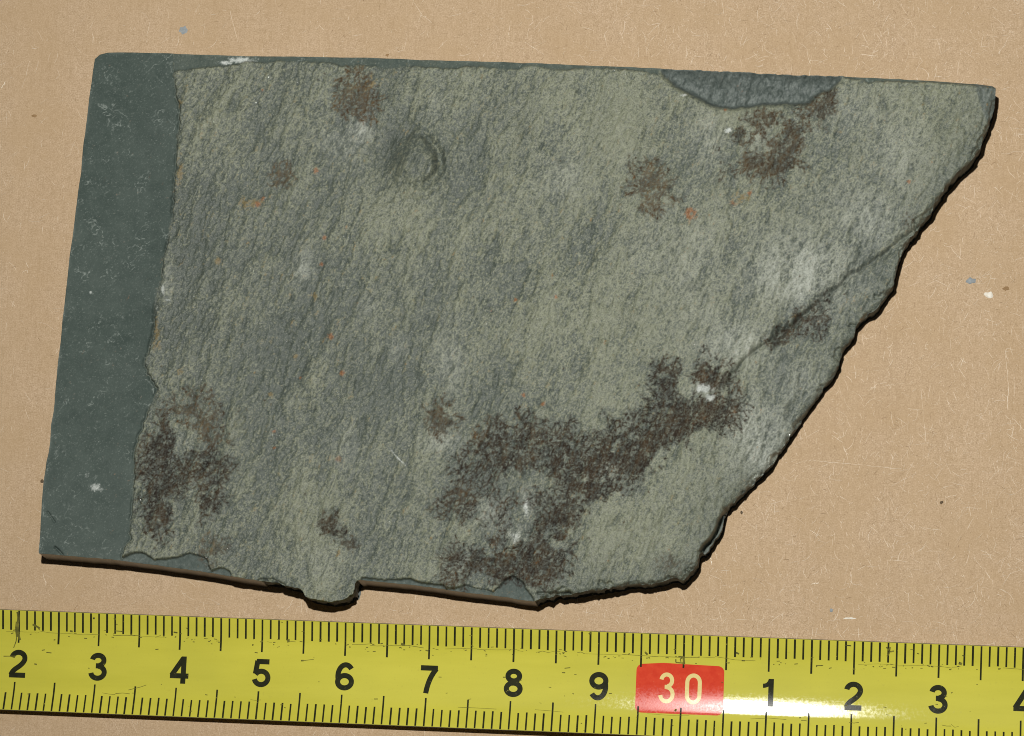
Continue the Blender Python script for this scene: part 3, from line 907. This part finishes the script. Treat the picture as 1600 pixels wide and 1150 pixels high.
add_part(blob(848, 631, 8, 7) > 0.3, "rust_spot", "small brown rust spot above the dark mineral growth")
add_part(blob(388, 316, 24, 16) > 0.3, "rust_spot", "ochre yellow rust patch")
add_part((blob(1104, 614, 15, 12) > 0.3), "white_crystal", "white crystal grain in the dark growth by the crack")
add_part((blob(804, 838, 15, 14) > 0.3), "white_crystal", "pale rounded crystal grain in the lower dark crust")
add_part(m_band, "smooth_band", "smooth dark green-grey band along the left end")
add_part(m_top, "top_margin", "narrow dark smooth margin along the top edge")
add_part(m_scar, "chip_scar", "blue-grey fresh chip scar at the top edge")
add_part(m_flA, "edge_flake", "blue-grey flaked patch on the bottom edge by the smooth band")
add_part(m_flB, "edge_flake", "blue-grey flaked corner at the bottom where the sawn edge ends")
add_part(m_flC, "edge_flake", "thin grey flaked strip right of the broken nub")
add_part(m_sliver, "loose_sliver", "thin loose sliver on the broken edge")

slab = thing("slate_slab", "broken grey-green slate slab with dark mineral blooms lying above the tape", "rock slab")
slab["kind"] = "thing"
pid = part[cj, ci]
for k, name in enumerate(PARTS):
    f = quads[pid == k]
    if len(f) == 0:
        continue
    u, inv = np.unique(f, return_inverse=True)
    o = mesh_object(name, VX[u], inv.reshape(f.shape), MAT_SLATE, slab)
    for an, av in attrs.items():
        at = o.data.attributes.new(an, 'FLOAT_COLOR', 'POINT')
        at.data.foreach_set("color", av[u].ravel())
    o["label"] = PLAB[k]

# --- side walls: every border edge drops to the cardboard in steps, sawn runs straight, broken runs layered and undercut
e = np.concatenate([quads[:, [0, 1]], quads[:, [1, 2]], quads[:, [2, 3]], quads[:, [3, 0]]])
key = np.sort(e, 1)
ku = key[:, 0].astype(np.int64) * len(VX) + key[:, 1]
_, idx, cn = np.unique(ku, return_index=True, return_counts=True)
be = e[idx[cn == 1]]
bvert = {v: i for i, v in enumerate(vid[bj, bi])}
lay_r = np.random.default_rng(9)
along = noise(14, 61), noise(9, 62), noise(16, 63), noise(12, 64), noise(22, 65)
levels = [0.0, 0.10, 0.22, 0.38, 0.55, 0.75, 1.0]
BV = vid[bj, bi]
rows = []
broken = qs == 1
for li, f in enumerate(levels):
    z = VX[BV, 2] * (1 - f) + 0.003 * f
    a = along[li % 5][bj, bi]
    off = np.zeros(len(BV))
    if li:
        off = np.where(broken, -0.020 * f - 0.012 * np.clip(a, -1, 2) - 0.004, np.where(qs == 2, 0.016 * f, -0.012 * f))
    rows.append(np.stack([VX[BV, 0] + nx_ * off, VX[BV, 1] + ny_ * off, z], 1))
WV = np.concatenate(rows)
nb = len(BV)
ea = np.array([[bvert[a], bvert[b]] for a, b in be])
es = qs[ea[:, 0]]
for side, nm, mt, lab in ((0, "sawn_edge", MAT_SAWN, "straight sawn edge along the top"), (2, "sawn_edge", MAT_SAWN, "straight sawn edge along the bottom"),
                          (3, "sawn_edge", MAT_SAWN, "straight sawn edge at the left end"), (1, "broken_edge", MAT_BROKEN, "ragged broken edge along the slanting right end")):
    q = ea[es == side]
    fs = np.concatenate([np.stack([q[:, 1] + i * nb, q[:, 0] + i * nb, q[:, 0] + (i + 1) * nb, q[:, 1] + (i + 1) * nb], 1) for i in range(len(levels) - 1)])
    u, inv = np.unique(fs, return_inverse=True)
    o = mesh_object(nm, WV[u], inv.reshape(fs.shape), mt, slab)
    o["label"] = lab
mesh_object("underside", [(a, b, 0.0035) for a, b in zip(ox, oy)], [tuple(range(NO))], MAT_BROKEN, slab, smooth=False)

# --- mica glints: tiny flat crystals, aimed between camera and flash to sparkle, with random tilt
r = np.random.default_rng(15)
V, F = [], []
cand = np.where((used & (not_band > 0.8) & (full == 4)).ravel())[0]
for c in r.choice(cand, 900, replace=False):
    j, i = divmod(int(c), NX)
    p = Vector((X[j, i], Y[j, i], float(Z[j, i]) + 0.002))
    h = ((Vector(CAM) - p).normalized() + (Vector(LAMP) - p).normalized()).normalized()
    n = (h + Vector((r.normal(0, 0.30), r.normal(0, 0.30), 0))).normalized()
    t = n.cross(Vector((math.cos(r.uniform(0, 6)), math.sin(r.uniform(0, 6)), 0.1))).normalized()
    b = n.cross(t)
    sz = r.uniform(0.0010, 0.0017) + 0.0020 * r.uniform() ** 6
    k = len(V)
    for q in range(5):
        a = 6.283 * q / 5
        V.append(p + (t * math.cos(a) + b * math.sin(a)) * sz)
    F.append(tuple(range(k, k + 5)))
gl = mesh_object("mica_glints", [tuple(v) for v in V], F, MAT_GLINT, slab, smooth=False)
tag(gl, "tiny bright mica crystals scattered over the face", kind="stuff")

# ------------------------------------------------------------------ the steel tape measure
tape = thing("tape_measure", "worn yellow steel tape measure blade with black numbers and a red 30", "tape measure")
ZT = 0.12                                     # height of the blade's trough
def slope(v):                                  # trough a little off centre, long edges bent up
    a = max(0.0, min(0.13, abs(v) - 0.29))
    return -0.037 + 0.30 * (max(-0.42, min(0.42, v)) + 0.22) + math.copysign(1.15 * a, v)
vs = np.linspace(-0.66, 0.66, 265)
prof = np.concatenate([[0], np.cumsum([slope((vs[i] + vs[i + 1]) / 2) * (vs[i + 1] - vs[i]) for i in range(264)])])
prof = prof - prof[132]
def height(v):
    return ZT + float(np.interp(v, vs, prof))
W2 = 0.62
z_edge, z_low = height(W2), height(-W2)
pA = np.array(ground_point(0, 952.5, z_edge)); pB = np.array(ground_point(1600, 1011.5, z_edge))
qA = np.array(ground_point(0, 1106.5, z_low)); qB = np.array(ground_point(800, 1142.5, z_low))
dirv = (pB - pA) / np.linalg.norm(pB - pA)
perp = np.array([-dirv[1], dirv[0]])
W2 = float((np.dot(pA - qA, perp) + np.dot(pA - qB, perp)) / 4)
print("TAPE half width", W2, "edge z", z_edge)
org = pA - perp * W2
# where the printed centimetres fall along the blade (read at the top edge of the blade)
tick_px = [29, 155, 282, 410, 540.7, 671, 803, 935, 1067.5, 1203, 1337, 1469, 1598]
us = []
for t in tick_px:
    py = 952.5 + 59 * t / 1600
    us.append(float(np.dot(np.array(ground_point(t, py, z_edge)) - org, dirv)))
print("TAPE cm steps", [round(b - a, 3) for a, b in zip(us[:-1], us[1:])])
fit = np.polyfit(np.arange(13), us, 3)
def u_of(c):                                   # c in printed centimetres, 0 = the first '2'
    return float(np.polyval(fit, c)) if 0 <= c <= 12 else (float(np.polyval(fit, 0)) + c * 0.985 if c < 0 else float(np.polyval(fit, 12)) + (c - 12) * 0.985)
def on_blade(u, v, lift=0.0):
    n = Vector((-slope(v) * perp[0], -slope(v) * perp[1], 1.0)).normalized()
    p = org + dirv * u + perp * v
    return (p[0] + n[0] * lift, p[1] + n[1] * lift, height(v) + n[2] * lift)

nu, nv = 60, 96
U = np.linspace(-2.5, 16.5, nu)
Vv = np.linspace(-W2, W2, nv)
BVt = [on_blade(u, v) for u in U for v in Vv] + [on_blade(u, v, -0.014) for u in U for v in Vv]
BF = []
off = nu * nv
for i in range(nu - 1):
    for j in range(nv - 1):
        a = i * nv + j
        BF.append((a, a + nv, a + nv + 1, a + 1))
        BF.append((off + a, off + a + 1, off + a + nv + 1, off + a + nv))
blade = mesh_object("blade", BVt, np.array(BF), MAT_TAPE, tape)
# bare rolled rims along both long edges
for sgn in (1, -1):
    V, F = [], []
    for u in U:
        p0 = on_blade(u, sgn * W2, 0.001)
        p1 = on_blade(u, sgn * (W2 + 0.004), -0.004)
        p2 = on_blade(u, sgn * (W2 + 0.004), -0.011)
        p3 = on_blade(u, sgn * W2, -0.015)
        V += [p0, p1, p2, p3]
    for i in range(nu - 1):
        for k in range(3):
            a = 4 * i + k
            F.append((a, a + 4, a + 5, a + 1) if sgn < 0 else (a, a + 1, a + 5, a + 4))
    mesh_object("blade_rim", V, F, MAT_STEEL, tape)

LIFT = 0.0015
def strip(u0, u1, v0, v1, w, lift=LIFT, k=6):
    V, F = [], []
    for i in range(k + 1):
        t = i / k
        u, v = u0 + (u1 - u0) * t, v0 + (v1 - v0) * t
        V += [on_blade(u - w / 2, v, lift), on_blade(u + w / 2, v, lift)]
    for i in range(k):
        F.append((2 * i, 2 * i + 1, 2 * i + 3, 2 * i + 2))
    return V, F

rt = random.Random(3)
for k in range(-9, 134):
    c = k / 10
    u = u_of(c)
    long_ = k % 5 == 0
    # top row
    L = 0.385 if long_ else 0.228
    V, F = strip(u, u, W2 - 0.004, W2 - L + rt.uniform(-0.006, 0.006), 0.0225 + rt.uniform(-0.002, 0.002))
    # the crease rubs the print away on some marks
    mesh_object("tick_mark", V, F, MAT_INK, tape)
    L = 0.345 if long_ else 0.212
    V, F = strip(u - 0.012, u - 0.012, -W2 + 0.004, -W2 + L + rt.uniform(-0.006, 0.006), 0.021 + rt.uniform(-0.002, 0.002))
    mesh_object("tick_mark", V, F, MAT_INK, tape)


def bow(cx, cy, rx, ry, a0, a1, n=20):
    return [(cx + rx * math.cos(math.radians(a0 + (a1 - a0) * i / n)), cy + ry * math.sin(math.radians(a0 + (a1 - a0) * i / n))) for i in range(n + 1)]


def bend(p0, p1, p2, n=10):
    return [((1 - t) ** 2 * p0[0] + 2 * t * (1 - t) * p1[0] + t * t * p2[0], (1 - t) ** 2 * p0[1] + 2 * t * (1 - t) * p1[1] + t * t * p2[1]) for t in [i / n for i in range(n + 1)]]


def straight(p0, p1, n=6):
    return [(p0[0] + (p1[0] - p0[0]) * i / n, p0[1] + (p1[1] - p0[1]) * i / n) for i in range(n + 1)]


SIX = [bow(0.335, 0.52, 0.255, 0.40, 40, 200, 24), bow(0.315, 0.305, 0.235, 0.225, 0, 360, 32)]
STROKES = {                                    # centre lines of upright sans-serif figures in a box 0.64 wide and 1 high
    "1": [straight((0.40, 0.0), (0.40, 1.0)), bend((0.13, 0.745), (0.335, 0.745), (0.385, 0.985))],
    "2": [bow(0.315, 0.70, 0.225, 0.22, 172, -22, 22) + bend((0.505, 0.575), (0.43, 0.46), (0.30, 0.36))[1:] + bend((0.28, 0.345), (0.13, 0.235), (0.095, 0.09))[1:], straight((0.03, 0.08), (0.59, 0.08))],
    "3": [bow(0.305, 0.735, 0.20, 0.185, 172, -80, 22), bow(0.31, 0.30, 0.232, 0.22, 88, -172, 24), straight((0.235, 0.535), (0.33, 0.535), 2)],
    "4": [straight((0.455, 0.0), (0.455, 1.0)), straight((0.43, 0.93), (0.075, 0.30)), straight((0.02, 0.285), (0.63, 0.285))],
    "5": [straight((0.13, 0.92), (0.565, 0.92)), straight((0.165, 0.95), (0.105, 0.47)), bow(0.31, 0.325, 0.232, 0.245, 150, -168, 26)],
    "6": SIX,
    "7": [straight((0.03, 0.92), (0.61, 0.92)), bend((0.56, 0.90), (0.30, 0.55), (0.235, 0.0), 14)],
    "8": [bow(0.32, 0.745, 0.195, 0.175, 0, 360, 30), bow(0.32, 0.288, 0.232, 0.208, 0, 360, 32)],
    "9": [[(0.64 - x, 1 - y) for x, y in st] for st in SIX],
    "0": [bow(0.32, 0.70, 0.235, 0.22, 0, 180, 18) + straight((0.085, 0.68), (0.085, 0.32), 4) + bow(0.32, 0.30, 0.235, 0.22, 180, 360, 18) + straight((0.555, 0.32), (0.555, 0.70), 4)],
}


def glyph(ch, uc, vc, w, h, mat, name, parent, bold, lift=LIFT):
    """A printed figure: ribbons along its centre lines, laid on the curved blade."""
    V, F = [], []
    sx = w / 0.64
    for si, st in enumerate(STROKES[ch]):
        P = [((x - 0.32) * sx, (y - 0.5) * h) for x, y in st]
        closed = math.hypot(P[0][0] - P[-1][0], P[0][1] - P[-1][1]) < 0.02 * h
        n = len(P)
        k0 = len(V)
        th = bold * h * (0.80 if ch == "1" and si == 1 else 1.0)
        for i in range(n):
            a = P[i - 1] if i else (P[-2] if closed else P[0])
            b = P[i + 1] if i < n - 1 else (P[1] if closed else P[-1])
            dx, dy = b[0] - a[0], b[1] - a[1]
            L = math.hypot(dx, dy) + 1e-9
            ax, ay = -dy / L * th / 2, dx / L * th / 2
            for sg in (1, -1):
                V.append(on_blade(uc + P[i][0] + sg * ax, vc + P[i][1] + sg * ay, lift + 0.0002 * si))
        for i in range(n - 1):
            k = k0 + 2 * i
            F.append((k, k + 1, k + 3, k + 2))
    return mesh_object(name, V, F, mat, parent)


for c, ch in enumerate("23456789"):
    o = glyph(ch, u_of(c) + 0.012, -0.035, 0.225 if ch != "4" else 0.235, 0.325, MAT_INK, "numeral", tape, 0.190)
    o["label"] = "black printed " + ch
for c, ch in ((9, "1"), (10, "2"), (11, "3"), (12, "4")):
    o = glyph(ch, u_of(c) + 0.006, -0.035, 0.225, 0.325, MAT_INK, "numeral", tape, 0.190)
    o["label"] = "black printed " + ch + " after the red 30"
# red number plate
uc, vc, hw, hh, rr = u_of(8) - 0.035, -0.03, 0.515, 0.295, 0.075
ring = []
for cx, cy, a0 in ((hw - rr, hh - rr - 0.012, 0), (-hw + rr, hh - rr - 0.018, 90), (-hw + rr, -hh + rr, 180), (hw - rr, -hh + rr, 270)):
    for i in range(7):
        a = math.radians(a0 + 90 * i / 6)
        ring.append((cx + rr * math.cos(a), cy + rr * math.sin(a)))
    if a0 == 0:
        ring += [(0.20, hh - 0.008), (-0.20, hh + 0.002)]
bm = bmesh.new()
bvs = [bm.verts.new((a, b, 0)) for a, b in ring]
bm.faces.new(bvs)
for i in range(1, 24):
    yc = -hh + 2 * hh * i / 24
    bmesh.ops.bisect_plane(bm, geom=bm.verts[:] + bm.edges[:] + bm.faces[:], plane_co=(0, yc, 0), plane_no=(0, 1, 0))
for v in bm.verts:
    v.co = Vector(on_blade(uc + v.co.x, vc + v.co.y, LIFT)) * CM
me = bpy.data.meshes.new("number_plate")
bm.to_mesh(me)
bm.free()
for p in me.polygons:
    p.use_smooth = True
me.materials.append(MAT_RED)
plate = bpy.data.objects.new("number_plate", me)
col.objects.link(plate)
plate.parent = tape
plate["label"] = "red printed block with a cream 30"
for ch, du in (("3", -0.155), ("0", 0.155)):
    o = glyph(ch, uc + du + 0.005, vc + 0.005, 0.200, 0.375, MAT_CREAM, "numeral", plate, 0.125, LIFT * 2)
    o["label"] = "cream printed " + ch
# ink smears, scratches and specks
def stroke(pts, w):
    V, F = [], []
    for (a, b), (c, d) in zip(pts[:-1], pts[1:]):
        L = math.hypot(c - a, d - b) + 1e-9
        nx, ny = -(d - b) / L * w / 2, (c - a) / L * w / 2
        k = len(V)
        V += [on_blade(a + nx, b + ny, LIFT * 1.6), on_blade(a - nx, b - ny, LIFT * 1.6), on_blade(c - nx, d - ny, LIFT * 1.6), on_blade(c + nx, d + ny, LIFT * 1.6)]
        F.append((k, k + 1, k + 2, k + 3))
    return V, F
def blade_uv(px, py):
    p = np.array(ground_point(px, py, ZT + 0.02)) - org
    return float(np.dot(p, dirv)), float(np.dot(p, perp))
SM = [([(30, 957), (31, 965), (29, 975), (28, 985), (29, 992), (31, 1000)], 0.030), ([(28, 972), (26, 982), (27, 995)], 0.03), ([(27, 990), (25, 1002), (21, 1012)], 0.011),
      ([(5, 1025), (24, 1025)], 0.010), ([(52, 976), (58, 979), (63, 982)], 0.022), ([(110, 986), (114, 987)], 0.02), ([(181, 986), (193, 987)], 0.01), ([(147, 967), (150, 967)], 0.02),
      ([(180, 967), (183, 969)], 0.02), ([(272, 988), (278, 989)], 0.016), ([(1056, 1030), (1056, 1035), (1068, 1036)], 0.014), ([(1060, 1026), (1068, 1026), (1063, 1030), (1064, 1034)], 0.014), ([(1068, 1026), (1069, 1038)], 0.026),
      ([(1385, 1012), (1391, 1019), (1397, 1018)], 0.016), ([(1391, 1012), (1389, 1022), (1386, 1026)], 0.016), ([(1150, 1020), (1155, 1022)], 0.02), ([(1498, 1036), (1503, 1038)], 0.03), ([(1008, 1019), (1012, 1023)], 0.022), ([(925, 989), (921, 992)], 0.02),
      ([(449, 1001), (453, 1001)], 0.03), ([(470, 1032), (474, 1032)], 0.018), ([(474, 1032), (490, 1030)], 0.006), ([(627, 1006), (633, 1008)], 0.026), ([(1054, 1109), (1057, 1110)], 0.03), ([(665, 1016), (669, 1017)], 0.014), ([(584, 1092), (590, 1092)], 0.01),
      ([(53, 1037), (57, 1038)], 0.016), ([(72, 1019), (80, 1020)], 0.010), ([(882, 1044), (891, 1043)], 0.010), ([(1275, 1040), (1285, 1040)], 0.010), ([(1320, 1009), (1330, 1010)], 0.012), ([(200, 1078), (220, 1073), (228, 1070)], 0.006)]
V, F = [], []
for pts, w in SM:
    v, f = stroke([blade_uv(*p) for p in pts], w)
    F += [tuple(i + len(V) for i in q) for q in f]
    V += v
for row in (0.345, -0.345):                     # worn creases where the blade bends up
    u = -1.0
    while u < 13:
        L = rt.uniform(0.05, 0.5)
        if rt.random() < (0.75 if row > 0 else 0.25):
            q, f = stroke([(u, row + rt.gauss(0, 0.008)), (u + L / 2, row + rt.gauss(0, 0.006)), (u + L, row + rt.gauss(0, 0.008))], rt.uniform(0.002, 0.006))
            F += [tuple(i + len(V) for i in p) for p in f]
            V += q
        u += L
for _ in range(240):
    u = rt.uniform(-0.2, 12.5)
    v = rt.choice((rt.uniform(-W2, W2), rt.gauss(0.33, 0.03), rt.gauss(0.33, 0.03)))
    if abs(v) > W2 - 0.02:
        continue
    L = rt.uniform(0.006, 0.04)
    q, f = stroke([(u, v), (u + L, v + rt.gauss(0, 0.006))], rt.uniform(0.004, 0.012))
    F += [tuple(i + len(V) for i in p) for p in f]
    V += q
MAT_GRIME = plain_material("grime", (0.04, 0.04, 0.012), (0.20, 0.185, 0.03), 0.8, 1200, 0.1)
tag(mesh_object("ink_smears", V, F, MAT_GRIME, tape, smooth=False), "dark scuffs and specks worn into the blade", kind="stuff")
